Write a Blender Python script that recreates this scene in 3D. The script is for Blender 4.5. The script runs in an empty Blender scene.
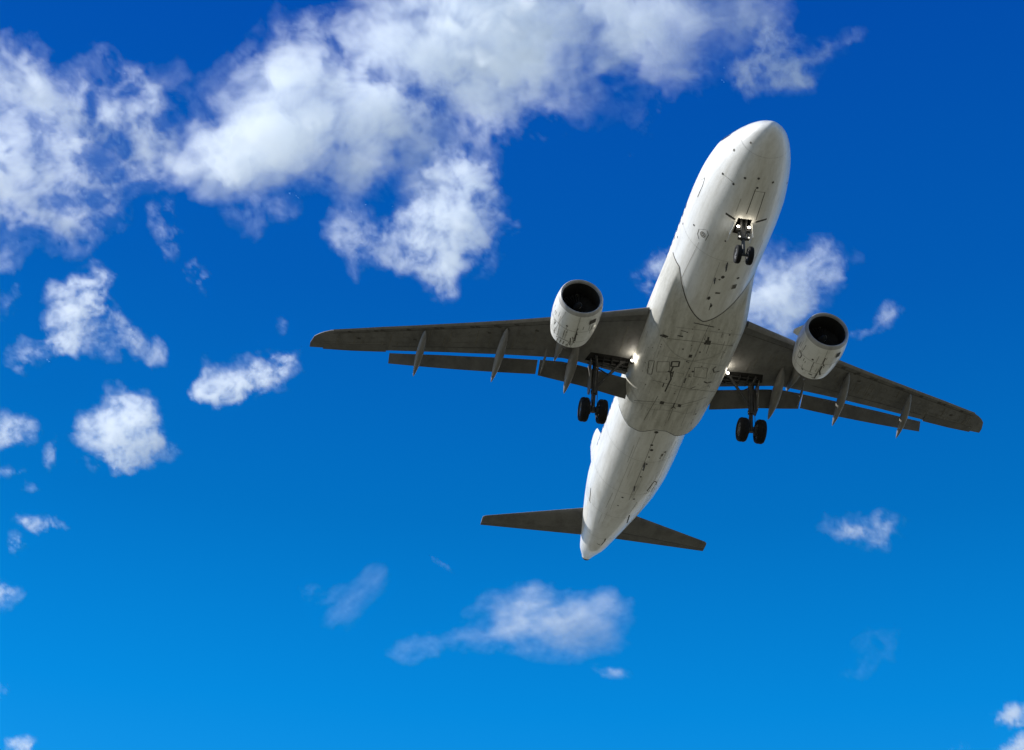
import bpy, bmesh, math, random
import numpy as np
from mathutils import Vector, Matrix
from mathutils.bvhtree import BVHTree

scene = bpy.context.scene
COL = scene.collection

# ------------------------------------------------------------------ camera
ALT = 60.82                      # height of the airliner's centre line above the ground
FPX = 2020.36
CAM = np.array([-57.69060176, 19.69868417, -59.11688995])    # relative to the airliner
ROT = np.array([[-0.17617923783294165, -0.9840042370421498, 0.02639199953964],
                [0.586753931354336, -0.12650633988411797, -0.7998224615559101],
                [0.7903674463164807, -0.12542650219240192, 0.5996561450956244]])
cd = bpy.data.cameras.new('camera')
cam = bpy.data.objects.new('camera', cd)
COL.objects.link(cam)
cd.sensor_width = 36.0
cd.lens = 36.0 * FPX / 1024.0
cd.clip_start = 0.5
cd.clip_end = 200000.0
M = Matrix.Identity(4)
for i in range(3):
    M[i][0] = ROT[0][i]
    M[i][1] = -ROT[1][i]
    M[i][2] = -ROT[2][i]
    M[i][3] = CAM[i] + (ALT if i == 2 else 0)
cam.matrix_world = M
scene.camera = cam

# ------------------------------------------------------------------ sky and sun
SUN_DIR = Vector((0.17, 0.78, 0.60)).normalized()
sun_el = math.asin(SUN_DIR.z)
sun_az = math.atan2(SUN_DIR.x, SUN_DIR.y)
world = bpy.data.worlds.new('World')
scene.world = world
world.use_nodes = True
nt = world.node_tree
for n in list(nt.nodes):
    nt.nodes.remove(n)
sky = nt.nodes.new('ShaderNodeTexSky')
sky.sky_type = 'NISHITA'
sky.sun_disc = False
sky.sun_elevation = sun_el
sky.sun_rotation = sun_az
sky.altitude = 0
sky.air_density = 1.0
sky.dust_density = 0.4
sky.ozone_density = 3.0
gam = nt.nodes.new('ShaderNodeGamma')          # evens the sky out between the sun side and the far side
gam.inputs['Gamma'].default_value = 0.3
tco = nt.nodes.new('ShaderNodeTexCoord')
sep = nt.nodes.new('ShaderNodeSeparateXYZ')
ramp = nt.nodes.new('ShaderNodeValToRGB')       # deep polarised blue overhead, paler towards the horizon
SKY_STOPS = [(0.0, (.80, .80, .80)), (0.20, (.60, .66, .78)), (0.33, (.16, .43, .77)), (0.395, (.012, .345, .76)), (0.46, (.002, .283, .684)), (0.54, (.001, .192, .53)),
             (0.63, (.001, .130, .465)), (0.73, (.001, .094, .428)), (1.0, (.010, .13, .37))]
els = ramp.color_ramp.elements
while len(els) < len(SKY_STOPS):
    els.new(0.5)
for e, (p, c) in zip(els, SKY_STOPS):
    e.position = p
    e.color = (*c, 1)
tint = nt.nodes.new('ShaderNodeMix')
tint.data_type = 'RGBA'
tint.blend_type = 'MULTIPLY'
tint.inputs['Factor'].default_value = 1.0
scl = nt.nodes.new('ShaderNodeVectorMath')
scl.operation = 'SCALE'
scl.inputs['Scale'].default_value = 3.95
bg = nt.nodes.new('ShaderNodeBackground')
bg.inputs['Strength'].default_value = 0.15
wo = nt.nodes.new('ShaderNodeOutputWorld')
nt.links.new(tco.outputs['Generated'], sep.inputs[0])
nt.links.new(sep.outputs['Z'], ramp.inputs['Fac'])
nt.links.new(sky.outputs[0], gam.inputs['Color'])
nt.links.new(gam.outputs[0], tint.inputs['A'])
nt.links.new(ramp.outputs['Color'], tint.inputs['B'])
nt.links.new(tint.outputs['Result'], scl.inputs[0])
nt.links.new(scl.outputs[0], bg.inputs['Color'])
nt.links.new(bg.outputs[0], wo.inputs['Surface'])

sd = bpy.data.lights.new('sun', 'SUN')
sun = bpy.data.objects.new('sun', sd)
COL.objects.link(sun)
sd.energy = 4.8
sd.angle = math.radians(0.5)
sd.color = (1.0, 0.965, 0.90)
sun.rotation_euler = (-SUN_DIR).to_track_quat('-Z', 'Y').to_euler()
sun.location = (0, 0, 200)

scene.view_settings.view_transform = 'Standard'
scene.view_settings.look = 'None'
scene.view_settings.gamma = 1.0
scene.view_settings.use_curve_mapping = False
scene.view_settings.exposure = 0.30
scene.render.engine = 'CYCLES'
cy = scene.cycles
cy.use_denoising = True
cy.volume_bounces = 10
cy.max_bounces = 14
cy.diffuse_bounces = 3
cy.sample_clamp_indirect = 6.0
cy.sample_clamp_direct = 12.0

# ------------------------------------------------------------------ materials
def new_mat(name):
    m = bpy.data.materials.new(name)
    m.use_nodes = True
    t = m.node_tree
    b = t.nodes['Principled BSDF']
    return m, t, b

def painted(name, c0, c1, rough, scale=(0.25, 1.6, 1.6), lo=0.42, hi=0.72, fine=0.25, spec=0.4, coat=0.0):
    """paint with dirt streaked along the air flow (object X) and a finer mottle"""
    m, t, b = new_mat(name)
    L = t.links.new
    tc = t.nodes.new('ShaderNodeTexCoord')
    mp = t.nodes.new('ShaderNodeMapping')
    mp.inputs['Scale'].default_value = scale
    n1 = t.nodes.new('ShaderNodeTexNoise')
    n1.inputs['Scale'].default_value = 1.6
    n1.inputs['Detail'].default_value = 7
    n1.inputs['Roughness'].default_value = 0.62
    n2 = t.nodes.new('ShaderNodeTexNoise')
    n2.inputs['Scale'].default_value = 5.5
    n2.inputs['Detail'].default_value = 5
    L(tc.outputs['Object'], mp.inputs['Vector'])
    L(mp.outputs[0], n1.inputs['Vector'])
    L(tc.outputs['Object'], n2.inputs['Vector'])
    r = t.nodes.new('ShaderNodeMapRange')
    r.inputs['From Min'].default_value = lo
    r.inputs['From Max'].default_value = hi
    L(n1.outputs['Fac'], r.inputs['Value'])
    r2 = t.nodes.new('ShaderNodeMapRange')
    r2.inputs['From Min'].default_value = 0.5
    r2.inputs['From Max'].default_value = 0.75
    r2.inputs['To Max'].default_value = fine
    L(n2.outputs['Fac'], r2.inputs['Value'])
    ad = t.nodes.new('ShaderNodeMath')
    ad.operation = 'ADD'
    ad.use_clamp = True
    L(r.outputs[0], ad.inputs[0])
    L(r2.outputs[0], ad.inputs[1])
    mx = t.nodes.new('ShaderNodeMix')
    mx.data_type = 'RGBA'
    mx.inputs['A'].default_value = (*c0, 1)
    mx.inputs['B'].default_value = (*c1, 1)
    L(ad.outputs[0], mx.inputs['Factor'])
    L(mx.outputs['Result'], b.inputs['Base Color'])
    rr = t.nodes.new('ShaderNodeMapRange')
    rr.inputs['To Min'].default_value = rough
    rr.inputs['To Max'].default_value = min(1, rough + 0.2)
    L(n2.outputs['Fac'], rr.inputs['Value'])
    L(rr.outputs[0], b.inputs['Roughness'])
    b.inputs['Specular IOR Level'].default_value = spec
    b.inputs['Coat Weight'].default_value = coat
    b.inputs['Coat Roughness'].default_value = 0.04
    return m

WHITE = painted('white_paint', (0.80, 0.80, 0.78), (0.60, 0.59, 0.55), 0.38, spec=0.3, coat=0.35)
BELLY = painted('belly_paint', (0.64, 0.63, 0.58), (0.38, 0.37, 0.32), 0.4, scale=(0.3, 2.2, 1.2), lo=0.40, hi=0.75, fine=0.3, spec=0.3, coat=0.0)
COWL = painted('cowl_paint', (0.78, 0.78, 0.76), (0.45, 0.44, 0.40), 0.33, scale=(0.5, 2.0, 2.0), lo=0.5, hi=0.8, coat=0.2)
GREY = painted('wing_grey', (0.168, 0.166, 0.158), (0.105, 0.103, 0.097), 0.5, scale=(0.5, 0.9, 1.0), lo=0.40, hi=0.70, fine=0.35, spec=0.25)
GREYF = painted('flap_grey', (0.138, 0.135, 0.127), (0.09, 0.088, 0.081), 0.5, scale=(0.6, 0.9, 1.0), fine=0.35, spec=0.25)
FAIR = painted('fairing_grey', (0.215, 0.21, 0.198), (0.15, 0.146, 0.134), 0.45, scale=(0.5, 2, 2), spec=0.3)
LIP = painted('bare_lip', (0.42, 0.41, 0.40), (0.30, 0.295, 0.285), 0.42, scale=(0.5, 2, 2), spec=0.5)
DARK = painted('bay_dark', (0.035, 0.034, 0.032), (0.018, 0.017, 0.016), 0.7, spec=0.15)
METAL = painted('gear_metal', (0.05, 0.05, 0.049), (0.028, 0.028, 0.027), 0.5, scale=(3, 3, 3), spec=0.4)
RUBBER = painted('tyre_rubber', (0.013, 0.013, 0.0135), (0.008, 0.008, 0.008), 0.75, scale=(4, 4, 4), spec=0.2)
NOZZLE = painted('nozzle_metal', (0.10, 0.085, 0.07), (0.05, 0.042, 0.036), 0.45, scale=(1, 4, 4))
NOZZLE.node_tree.nodes['Principled BSDF'].inputs['Metallic'].default_value = 0.6
HUB = painted('hub_metal', (0.14, 0.14, 0.14), (0.08, 0.08, 0.078), 0.4, scale=(6, 6, 6))
LINE = painted('seam_and_shade_dark', (0.10, 0.096, 0.088), (0.06, 0.058, 0.053), 0.7, scale=(1, 4, 4), spec=0.1)
SEAM = painted('seam_soft', (0.38, 0.372, 0.345), (0.29, 0.283, 0.26), 0.6, scale=(1, 4, 4), spec=0.2)
GRIME = painted('oil_grime', (0.20, 0.19, 0.165), (0.11, 0.105, 0.09), 0.6, scale=(2, 6, 6), spec=0.2)
GLASS = painted('window_glass', (0.03, 0.035, 0.04), (0.02, 0.022, 0.026), 0.08, spec=0.6)

def lamp_mat(strength):
    m, t, b = new_mat('lamp_glow')
    b.inputs['Base Color'].default_value = (1, 1, 1, 1)
    b.inputs['Emission Color'].default_value = (1.0, 0.92, 0.76, 1)
    b.inputs['Emission Strength'].default_value = strength
    return m
LAMP = lamp_mat(9.0)
LAMP_DIM = lamp_mat(1.1)

# ------------------------------------------------------------------ helpers
def obj(name, bm, mats, parent=None, smooth=True, angle=40):
    me = bpy.data.meshes.new(name)
    bmesh.ops.recalc_face_normals(bm, faces=bm.faces[:])
    bm.to_mesh(me)
    bm.free()
    for m in (mats if isinstance(mats, (list, tuple)) else [mats]):
        me.materials.append(m)
    if smooth:
        me.polygons.foreach_set('use_smooth', [True] * len(me.polygons))
        me.set_sharp_from_angle(angle=math.radians(angle))
    o = bpy.data.objects.new(name, me)
    COL.objects.link(o)
    if parent:
        o.parent = parent
    return o

def loft(bm, rings, cap=True, closed=True, mat=0):
    vs = [[bm.verts.new(p) for p in r] for r in rings]
    n = len(vs[0])
    for a, b in zip(vs[:-1], vs[1:]):
        for i in range(n if closed else n - 1):
            j = (i + 1) % n
            f = bm.faces.new((a[i], a[j], b[j], b[i]))
            f.material_index = mat
    if cap and closed:
        for r in (vs[0], vs[-1]):
            f = bm.faces.new(r)
            f.material_index = mat
    return vs

def frame(d):
    d = Vector(d).normalized()
    u = d.orthogonal().normalized()
    return d, u, d.cross(u)

def tube(bm, pts, rad, n=12, mat=0, cap=True):
    pts = [Vector(p) for p in pts]
    if not isinstance(rad, (list, tuple)):
        rad = [rad] * len(pts)
    d0, u, v = frame(pts[-1] - pts[0])
    rings = []
    for p, r in zip(pts, rad):
        rings.append([p + (u * math.cos(a) + v * math.sin(a)) * r for a in [2 * math.pi * k / n for k in range(n)]])
    loft(bm, rings, cap, True, mat)

def box(bm, c, s, mat=0, mtx=None, bev=0.0):
    r = bmesh.ops.create_cube(bm, size=1.0)
    vs = r['verts']
    for v in vs:
        v.co = Vector((v.co.x * s[0], v.co.y * s[1], v.co.z * s[2]))
        if mtx is not None:
            v.co = mtx @ v.co
        v.co += Vector(c)
    fs = {f for v in vs for f in v.link_faces}
    for f in fs:
        f.material_index = mat
    if bev:
        es = list({e for v in vs for e in v.link_edges})
        r = bmesh.ops.bevel(bm, geom=es, offset=bev, segments=2, affect='EDGES', profile=0.5)
        for f in r['faces']:
            f.material_index = mat

def lathe(bm, prof, c, n=48, mat=0, axis='x', shape=None):
    """profile of (along, radius); closed if first == last"""
    rings = []
    for a, r in prof:
        ring = []
        for k in range(n):
            t = 2 * math.pi * k / n
            y, z = r * math.cos(t), r * math.sin(t)
            if shape:
                y, z = shape(y, z, a)
            ring.append(Vector(c) + (Vector((a, y, z)) if axis == 'x' else Vector((y, a, z))))
        rings.append(ring)
    return loft(bm, rings, cap=False, mat=mat)

def fill(bm, vs, mat=0):
    f = bm.faces.new(vs)
    f.material_index = mat

def plate(bm, poly, nrm, th, mat=0):
    """extruded polygon"""
    n = Vector(nrm).normalized() * th * 0.5
    a = [Vector(p) + n for p in poly]
    b = [Vector(p) - n for p in poly]
    loft(bm, [a, b], True, True, mat)

def cut(o, cutter):
    md = o.modifiers.new('cut', 'BOOLEAN')
    md.operation = 'DIFFERENCE'
    md.solver = 'EXACT'
    md.object = cutter
    dg = bpy.context.evaluated_depsgraph_get()
    dg.update()
    me = bpy.data.meshes.new_from_object(o.evaluated_get(dg), preserve_all_data_layers=True, depsgraph=dg)
    o.modifiers.clear()
    me.name = o.data.name
    o.data = me
    bpy.data.objects.remove(cutter)
    me.set_sharp_from_angle(angle=math.radians(40))

def pchip(x, y, xi):
    x = np.asarray(x, float); y = np.asarray(y, float)
    h = np.diff(x); d = np.diff(y) / h
    m = np.zeros_like(y)
    m[0], m[-1] = d[0], d[-1]
    for i in range(1, len(x) - 1):
        if d[i - 1] * d[i] > 0:
            w1 = 2 * h[i] + h[i - 1]; w2 = h[i] + 2 * h[i - 1]
            m[i] = (w1 + w2) / (w1 / d[i - 1] + w2 / d[i])
    k = np.clip(np.searchsorted(x, xi) - 1, 0, len(h) - 1)
    t = (xi - x[k]) / h[k]
    return ((1 + 2 * t) * (1 - t) ** 2 * y[k] + t * (1 - t) ** 2 * h[k] * m[k]
            + t * t * (3 - 2 * t) * y[k + 1] + t * t * (t - 1) * h[k] * m[k + 1])

# sight line through a picture point, used to lay seams and hatches onto the skin
def sight(px, py):
    d = ROT.T @ np.array([(px - 512) / FPX, (py - 375) / FPX, 1.0])
    return Vector(d / np.linalg.norm(d))

class Skin:
    """draws seams, hatches and stains on the surface of a finished mesh"""
    def __init__(self, o):
        self.o = o
        self.bm = bmesh.new()
        self.bm.from_mesh(o.data)
        self.bvh = BVHTree.FromBMesh(self.bm)
    def hit(self, px, py):
        loc, nrm, idx, dist = self.bvh.ray_cast(Vector(CAM), sight(px, py))
        if loc is None:
            return None
        if nrm.dot(sight(px, py)) > 0:
            nrm = -nrm
        return loc, nrm
    def line(self, pts, w, mat=1, off=0.006, step=1.5):
        hs = []
        for (a, b), (c, d) in zip(pts[:-1], pts[1:]):
            L = max(1, int(math.hypot(c - a, d - b) / step))
            for k in range(L + 1):
                if hs and k == 0:
                    continue
                h = self.hit(a + (c - a) * k / L, b + (d - b) * k / L)
                if h:
                    hs.append(h)
        self.strip(hs, w, mat, off)
    def strip(self, hs, w, mat, off):
        prev = None
        for i, (p, n) in enumerate(hs):
            t = hs[min(i + 1, len(hs) - 1)][0] - hs[max(i - 1, 0)][0]
            if t.length < 1e-6 or t.length > 3:
                prev = None
                continue
            s = n.cross(t.normalized()).normalized() * w * 0.5
            cur = (self.bm.verts.new(p + n * off - s), self.bm.verts.new(p + n * off + s))
            if prev:
                f = self.bm.faces.new((prev[0], prev[1], cur[1], cur[0]))
                f.material_index = mat
            prev = cur
    def dot(self, px, py, r, mat=1, off=0.012, sx=1.0, sy=1.0, n=10):
        h = self.hit(px, py)
        if not h:
            return
        p, nr = h
        u = Vector((1, 0, 0)); u = (u - nr * u.dot(nr)).normalized(); v = nr.cross(u)
        vs = [self.bm.verts.new(p + nr * off + u * math.cos(a) * r * sx + v * math.sin(a) * r * sy)
              for a in [2 * math.pi * k / n for k in range(n)]]
        f = self.bm.faces.new(vs)
        f.material_index = mat
    def rect(self, px, py, lx, ly, mat=1, off=0.012, skew=0.0):
        h = self.hit(px, py)
        if not h:
            return
        p, nr = h
        u = Vector((1, 0, 0)); u = (u - nr * u.dot(nr)).normalized(); v = nr.cross(u)
        vs = [self.bm.verts.new(p + nr * off + u * (a * lx * .5 + b * skew) + v * b * ly * .5)
              for a, b in ((-1, -1), (1, -1), (1, 1), (-1, 1))]
        f = self.bm.faces.new(vs)
        f.material_index = mat
    def ring(self, px, py, r, w, mat=1, off=0.008, n=20):
        h = self.hit(px, py)
        if not h:
            return
        p, nr = h
        u = Vector((1, 0, 0)); u = (u - nr * u.dot(nr)).normalized(); v = nr.cross(u)
        hs = [(p + u * math.cos(a) * r + v * math.sin(a) * r, nr) for a in [2 * math.pi * k / n for k in range(n + 1)]]
        self.strip(hs, w, mat, off)
    def done(self):
        sm = [f.smooth for f in self.bm.faces]
        self.bm.to_mesh(self.o.data)
        self.bm.free()
        self.o.data.polygons.foreach_set('use_smooth', [True] * len(self.o.data.polygons))

# ------------------------------------------------------------------ ground (below and behind the camera)
bm = bmesh.new()
S = 40000.0
N = 24
gv = [[bm.verts.new((-S + 2 * S * i / N, -S + 2 * S * j / N, 0)) for j in range(N + 1)] for i in range(N + 1)]
for i in range(N):
    for j in range(N):
        bm.faces.new((gv[i][j], gv[i + 1][j], gv[i + 1][j + 1], gv[i][j + 1]))
GROUND = painted('dry_airfield_ground', (0.145, 0.134, 0.090), (0.106, 0.098, 0.063), 0.9, scale=(0.01, 0.01, 0.01), fine=0.3, spec=0.1)
ground = obj('ground', bm, GROUND, smooth=False)
ground['kind'] = 'structure'

# ------------------------------------------------------------------ airliner
root = bpy.data.objects.new('airliner', None)
COL.objects.link(root)
root.location = (0, 0, ALT)
root['label'] = 'white twin-engine passenger jet with grey wings, landing gear and flaps down, overhead'
root['category'] = 'airplane'

FX = [0.0, 0.12, 0.35, 0.8, 1.5, 2.5, 3.5, 5.0, 6.5, 24.0, 26.0, 28.0, 30.0, 32.0, 34.0, 35.5, 36.6, 37.3, 37.5]
FW = [0.03, .28, .52, .83, 1.15, 1.48, 1.71, 1.92, 1.975, 1.975, 1.95, 1.86, 1.63, 1.33, 1.01, .76, .56, .32, .27]
FT = [-.74, -.50, -.26, .15, .66, 1.28, 1.84, 2.03, 2.07, 2.07, 2.07, 2.06, 2.03, 1.97, 1.86, 1.72, 1.56, 1.38, 1.32]
FB = [-.79, -1.00, -1.16, -1.37, -1.60, -1.83, -1.96, -2.05, -2.07, -2.07, -1.98, -1.66, -1.24, -.80, -.30, .10, .55, .80, .86]
def fus(x):
    s = math.sqrt(max(x, 0))
    sx = np.sqrt(np.array(FX))
    return [float(pchip(sx, v, np.array([s]))[0]) for v in (FW, FT, FB)]
def fus_pt(x, a):
    w, t, b = fus(x)
    zc, h = (t + b) / 2, (t - b) / 2
    return Vector((x, w * math.cos(a), zc + h * math.sin(a)))

bm = bmesh.new()
xs = list((np.linspace(0, 1, 30) ** 2) * 6.5) + list(np.linspace(7, 24, 18)) + list(np.linspace(24.6, 37.3, 34)) + [37.5]
NA = 112
rings = []
for x in xs:
    w, t, b = fus(x)
    zc, h = (t + b) / 2, (t - b) / 2
    rings.append([Vector((x, w * math.cos(2 * math.pi * k / NA), zc + h * math.sin(2 * math.pi * k / NA))) for k in range(NA)])
loft(bm, rings)
fuselage = obj('fuselage', bm, [WHITE, LINE, SEAM, DARK, GRIME], root)
# nose wheel bay
bm = bmesh.new()
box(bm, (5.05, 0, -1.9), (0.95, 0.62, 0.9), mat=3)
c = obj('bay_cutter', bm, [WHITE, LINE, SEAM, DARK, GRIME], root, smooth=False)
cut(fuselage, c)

sk = Skin(fuselage)
D = 1
for p in [(722.7, 173.7), (745, 178), (758.7, 178.5), (757.3, 187.8), (733.5, 184), (772.9, 182.3), (787, 183)]:
    sk.dot(*p, 0.055)
for p in [(683, 223.6), (694, 225), (677.6, 237), (725.6, 241)]:
    sk.dot(*p, 0.05)
sk.dot(734, 150, 0.06, 4); sk.dot(750.8, 142.7, 0.05, 4)
sk.line([(722.7, 173.7), (734, 183)], .018, 2)
# radome joint
sk.strip([(fus_pt(1.25, a), (fus_pt(1.25, a) - Vector((1.25, 0, -.5))).normalized()) for a in np.linspace(0, 2 * math.pi, 80)], .010, 2, .006)
# fuselage skin joints, real hoops around the barrel
for xj in (7.4, 23.2, 26.4, 29.6, 33.0):
    hs = []
    for a in np.linspace(0, 2 * math.pi, 100):
        p = fus_pt(xj, a)
        w, t, b = fus(xj)
        hs.append((p, Vector((0, math.cos(a) / w, 2 * math.sin(a) / (t - b))).normalized()))
    sk.strip(hs, .012, 2, .005)
# nose gear doors
sk.line([(765, 192), (756, 220)], .03, 1)
sk.line([(755.6, 189), (746.5, 214)], .032, 1)
sk.line([(741, 198.5), (736, 211.6)], .02, 2)
sk.line([(754.4, 191), (765, 192.5)], .022, 2)
# circled marking with brackets
sk.ring(702.8, 234.4, .13, .035)
sk.ring(702.8, 234.4, .06, .03)
sk.line([(699, 229), (697.5, 234), (699, 239)], .025, 1)
sk.line([(707, 230.5), (708.5, 235), (705.5, 240.5)], .025, 1)
sk.line([(699.5, 229), (706, 229.5)], .015, 2)
# forward door
sk.line([(705, 177.5), (702.5, 186), (700, 191.5)], .035, 1)
sk.line([(700, 191.5), (697.6, 197)], .06, 4)
sk.line([(705, 177.5), (701.2, 180)], .02, 2)
# long lap joints
sk.line([(699, 242), (680, 281)], .018, 2)
sk.line([(720, 262), (706, 300)], .014, 2)
sk.line([(763, 240), (748, 275)], .016, 2)
# drains and hatches ahead of the wing box
sk.dot(722.8, 277, .08, 1, sx=1.3); sk.dot(738, 278, .07); sk.dot(719.5, 279.5, .05, 4)
sk.rect(734, 286.6, .30, .22, 4); sk.rect(734.5, 286, .18, .12, 1)
sk.rect(717.7, 293, .10, .22, 4); sk.dot(708.8, 298, .07, 1, sx=1.8); sk.dot(711, 305.7, .05, 1, sx=2.4)
sk.line([(711, 303), (709, 310)], .03, 1)
# rear fuselage
for p, r in [((656.3, 432.2), .10), ((651.7, 445), .075), ((651.7, 450), .085), ((649, 457), .05), ((646.6, 464), .05), ((643, 469.8), .045),
             ((640.8, 476.7), .055), ((622.5, 497.3), .065), ((634, 499), .065), ((618, 505.4), .05)]:
    sk.dot(*p, r, 1)
sk.rect(662, 455, .22, .12, 4); sk.rect(665, 452, .12, .08, 4); sk.dot(660, 458, .05, 4)
sk.line([(647, 491), (654.3, 481.3), (657.2, 482.3)], .06, 1)
sk.line([(657.2, 482.3), (650.5, 491.2), (647, 491)], .022, 1)
sk.line([(590.9, 488), (589.6, 501)], .055, 1)
sk.line([(589.6, 501), (590.6, 503)], .05, 4)
sk.line([(629.5, 515), (627, 523)], .07, 1)
sk.line([(597, 543.5), (601, 545.5), (604.5, 541.5)], .05, 1)
sk.line([(604.5, 541.5), (605.5, 538.5)], .08, 4)
sk.line([(657, 431), (629, 500)], .03, 2)
sk.line([(640, 437), (610, 510)], .014, 2)
sk.line([(676, 441), (652, 494)], .014, 2)
rg = random.Random(4)
for k in range(14):        # oil streaks trailing aft along the keel
    a = rg.uniform(-2.25, -1.0); x0 = rg.uniform(21.3, 31.0); L = rg.uniform(.5, 2.2)
    hs = []
    for q in np.linspace(0, 1, 8):
        x = x0 + L * q
        p = fus_pt(x, a); w, t, b = fus(x)
        hs.append((p, Vector((-.1, math.cos(a) / w, 2 * math.sin(a) / (t - b))).normalized()))
    sk.strip(hs, rg.uniform(.008, .022), 2, .005)
sk.done()

def sub(name, bm, mats, parent, **k):
    return obj(name, bm, mats, parent, **k)

# belly antennas and drain masts
for (x, y, l, h) in [(7.6, 0.0, .34, .26), (8.7, 0.25, .22, .18), (23.4, 0.0, .36, .28), (25.6, 0.0, .26, .20)]:
    w, t, b = fus(x)
    bm = bmesh.new()
    zb = b + .02
    plate(bm, [(x - l * .5, y, zb), (x + l * .5, y, zb), (x + l * .62, y, zb - h), (x + l * .2, y, zb - h)], (0, 1, 0), .035)
    sub('antenna', bm, METAL, fuselage, smooth=False)
# cabin windows and cockpit panes
for side in (1, -1):
    for k in range(36):
        x = 6.9 + k * .533
        a = math.asin(.42 / 2.07)
        p = fus_pt(x, a if side > 0 else math.pi - a)
        n = Vector((0, p.y / 1.975 ** 2, p.z / 2.07 ** 2)).normalized()
        u = Vector((1, 0, 0)); v = n.cross(u)
        bm = bmesh.new()
        ring = [p + n * .004 + u * .115 * math.copysign(abs(math.cos(t)) ** .6, math.cos(t)) + v * .165 * math.copysign(abs(math.sin(t)) ** .6, math.sin(t))
                for t in [2 * math.pi * q / 16 for q in range(16)]]
        loft(bm, [ring, [r - n * .03 for r in ring]])
        sub('cabin_window', bm, GLASS, fuselage)
    for (a0, a1, x0, x1) in [(1.34, 1.04, 1.85, 2.4), (1.0, .78, 2.0, 2.7), (.75, .58, 2.3, 3.1)]:
        bm = bmesh.new()
        g = []
        for i in range(6):
            row = []
            for j in range(6):
                a = a0 + (a1 - a0) * i / 5
                x = x0 + (x1 - x0) * j / 5
                if side < 0:
                    a = math.pi - a
                p = fus_pt(x, a)
                row.append(bm.verts.new(p + Vector((-.5, math.cos(a), math.sin(a))).normalized() * .012))
            g.append(row)
        for i in range(5):
            for j in range(5):
                bm.faces.new((g[i][j], g[i + 1][j], g[i + 1][j + 1], g[i][j + 1]))
        sub('cockpit_window', bm, GLASS, fuselage)
# exhaust of the auxiliary power unit
bm = bmesh.new()
w, t, b = fus(37.5)
lathe(bm, [(-.25, .235), (.10, .235), (.10, .20), (-.2, .19), (-.25, .235)], (37.5, 0, (t + b) / 2), n=24)
vs = [bm.verts.new(Vector((37.46, .2 * math.cos(a), (t + b) / 2 + .2 * math.sin(a)))) for a in [2 * math.pi * k / 24 for k in range(24)]]
bm.faces.new(vs)
sub('tail_exhaust', bm, NOZZLE, fuselage)

# ------------------------------------------------------------------ belly fairing
def sstep(a, b, x):
    t = min(1, max(0, (x - a) / (b - a)))
    return t * t * (3 - 2 * t)
def xend(y):
    ay = abs(y)
    return 20.25 + .50 * sstep(.15, 1.0, ay) - 1.0 * max(0, ay - 1.45) ** 1.5
def fair_pt(u, a):
    """u: 0 nose seam .. 1 rear rim; a: angle round the belly"""
    ca, sa = math.cos(a), math.sin(a)
    F = fus_pt(12, a)
    n = 2.55
    r = 1.0 / ((abs(ca) / 2.28) ** n + (abs(sa) / 1.72) ** n) ** (1 / n)
    G = Vector((0, r * ca, -.80 + r * sa))
    x0 = 9.25 + 2.4 * max(0, 1 - (abs(G.y) / 1.9) ** 1.35)
    x1 = xend(G.y)
    x = x0 + (x1 - x0) * u
    front = sstep(0, 3.6, x - x0 + .02)
    d = x1 - x
    R = .42
    rear = 1.0 if d > R else math.sqrt(max(0, 1 - ((R - d) / R) ** 2))
    taper = 1 - .30 * sstep(16.5, 20.7, x)
    e = front * rear * (taper) - .012 * (1 - rear) - .0
    Fx = fus_pt(x, a)
    Gp = Vector((x, G.y, G.z))
    P = Fx + (Gp - Fx) * e
    if u <= 0:
        P = Fx + Vector((0, -ca, -sa)) * .01
    elif front * rear > 0.001:
        P = P + Vector((0, ca, sa)) * .006
    return P
bm = bmesh.new()
us = list(np.linspace(0, .93, 50)) + list(.93 + .07 * np.sin(np.linspace(.05, math.pi / 2, 24)))
rows = []
for u in us:
    rows.append([bm.verts.new(fair_pt(u, a)) for a in np.linspace(math.radians(8), math.radians(-188), 90)])
for a, b in zip(rows[:-1], rows[1:]):
    for i in range(89):
        bm.faces.new((a[i], a[i + 1], b[i + 1], b[i]))
fairing = obj('belly_fairing', bm, [BELLY, LINE, SEAM, DARK, GRIME], root, angle=60)
sk = Skin(fairing)
# front seam drawn where the fairing leaves the barrel
def fair_line(u, w, mat, a0=5, a1=-185):
    hs = []
    for a in np.linspace(math.radians(a0), math.radians(a1), 110):
        p = fair_pt(u, a)
        hs.append((p, Vector((0, math.cos(a), math.sin(a)))))
    sk.strip(hs, w, mat, .012)
fair_line(.004, .05, 1, -8, -172)
fair_line(.968, .03, 1, -18, -165)  # rear rim: dark line painted in as the shadow gap behind the fairing
fair_line(.30, .018, 2, -10, -170)
fair_line(.55, .016, 2, -10, -170)
fair_line(.76, .018, 2, -10, -170)
sk.line([(703.8 - 10, 322.8), (714, 327)], .05, 1)
sk.line([(666.7, 338.3), (700, 342), (733, 346)], .022, 4)
sk.line([(676, 327), (741, 335)], .02, 2)
sk.line([(664, 356), (700, 362.5), (726, 366)], .018, 2)
sk.line([(652, 380), (690, 389), (718, 392)], .02, 4)
sk.line([(634, 400.5), (660, 402), (681.6, 404.5), (698, 400.5), (706, 397)], .024, 1)
sk.line([(634, 402.5), (681.6, 406.8), (698, 403)], .02, 2)
sk.line([(709.6, 324), (684, 380), (668, 421)], .02, 4)
sk.line([(658, 396), (644, 420)], .025, 4)
sk.line([(688, 408), (681, 426)], .02, 2)
sk.line([(664, 331), (648, 373)], .016, 2)
sk.line([(729, 340), (712, 383)], .016, 2)
sk.line([(672, 405), (664, 426)], .018, 2)
sk.line([(649, 360.7), (654.5, 360.7), (651.7, 374.2), (647.2, 373.7), (649, 360.7)], .03, 1)
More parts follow.
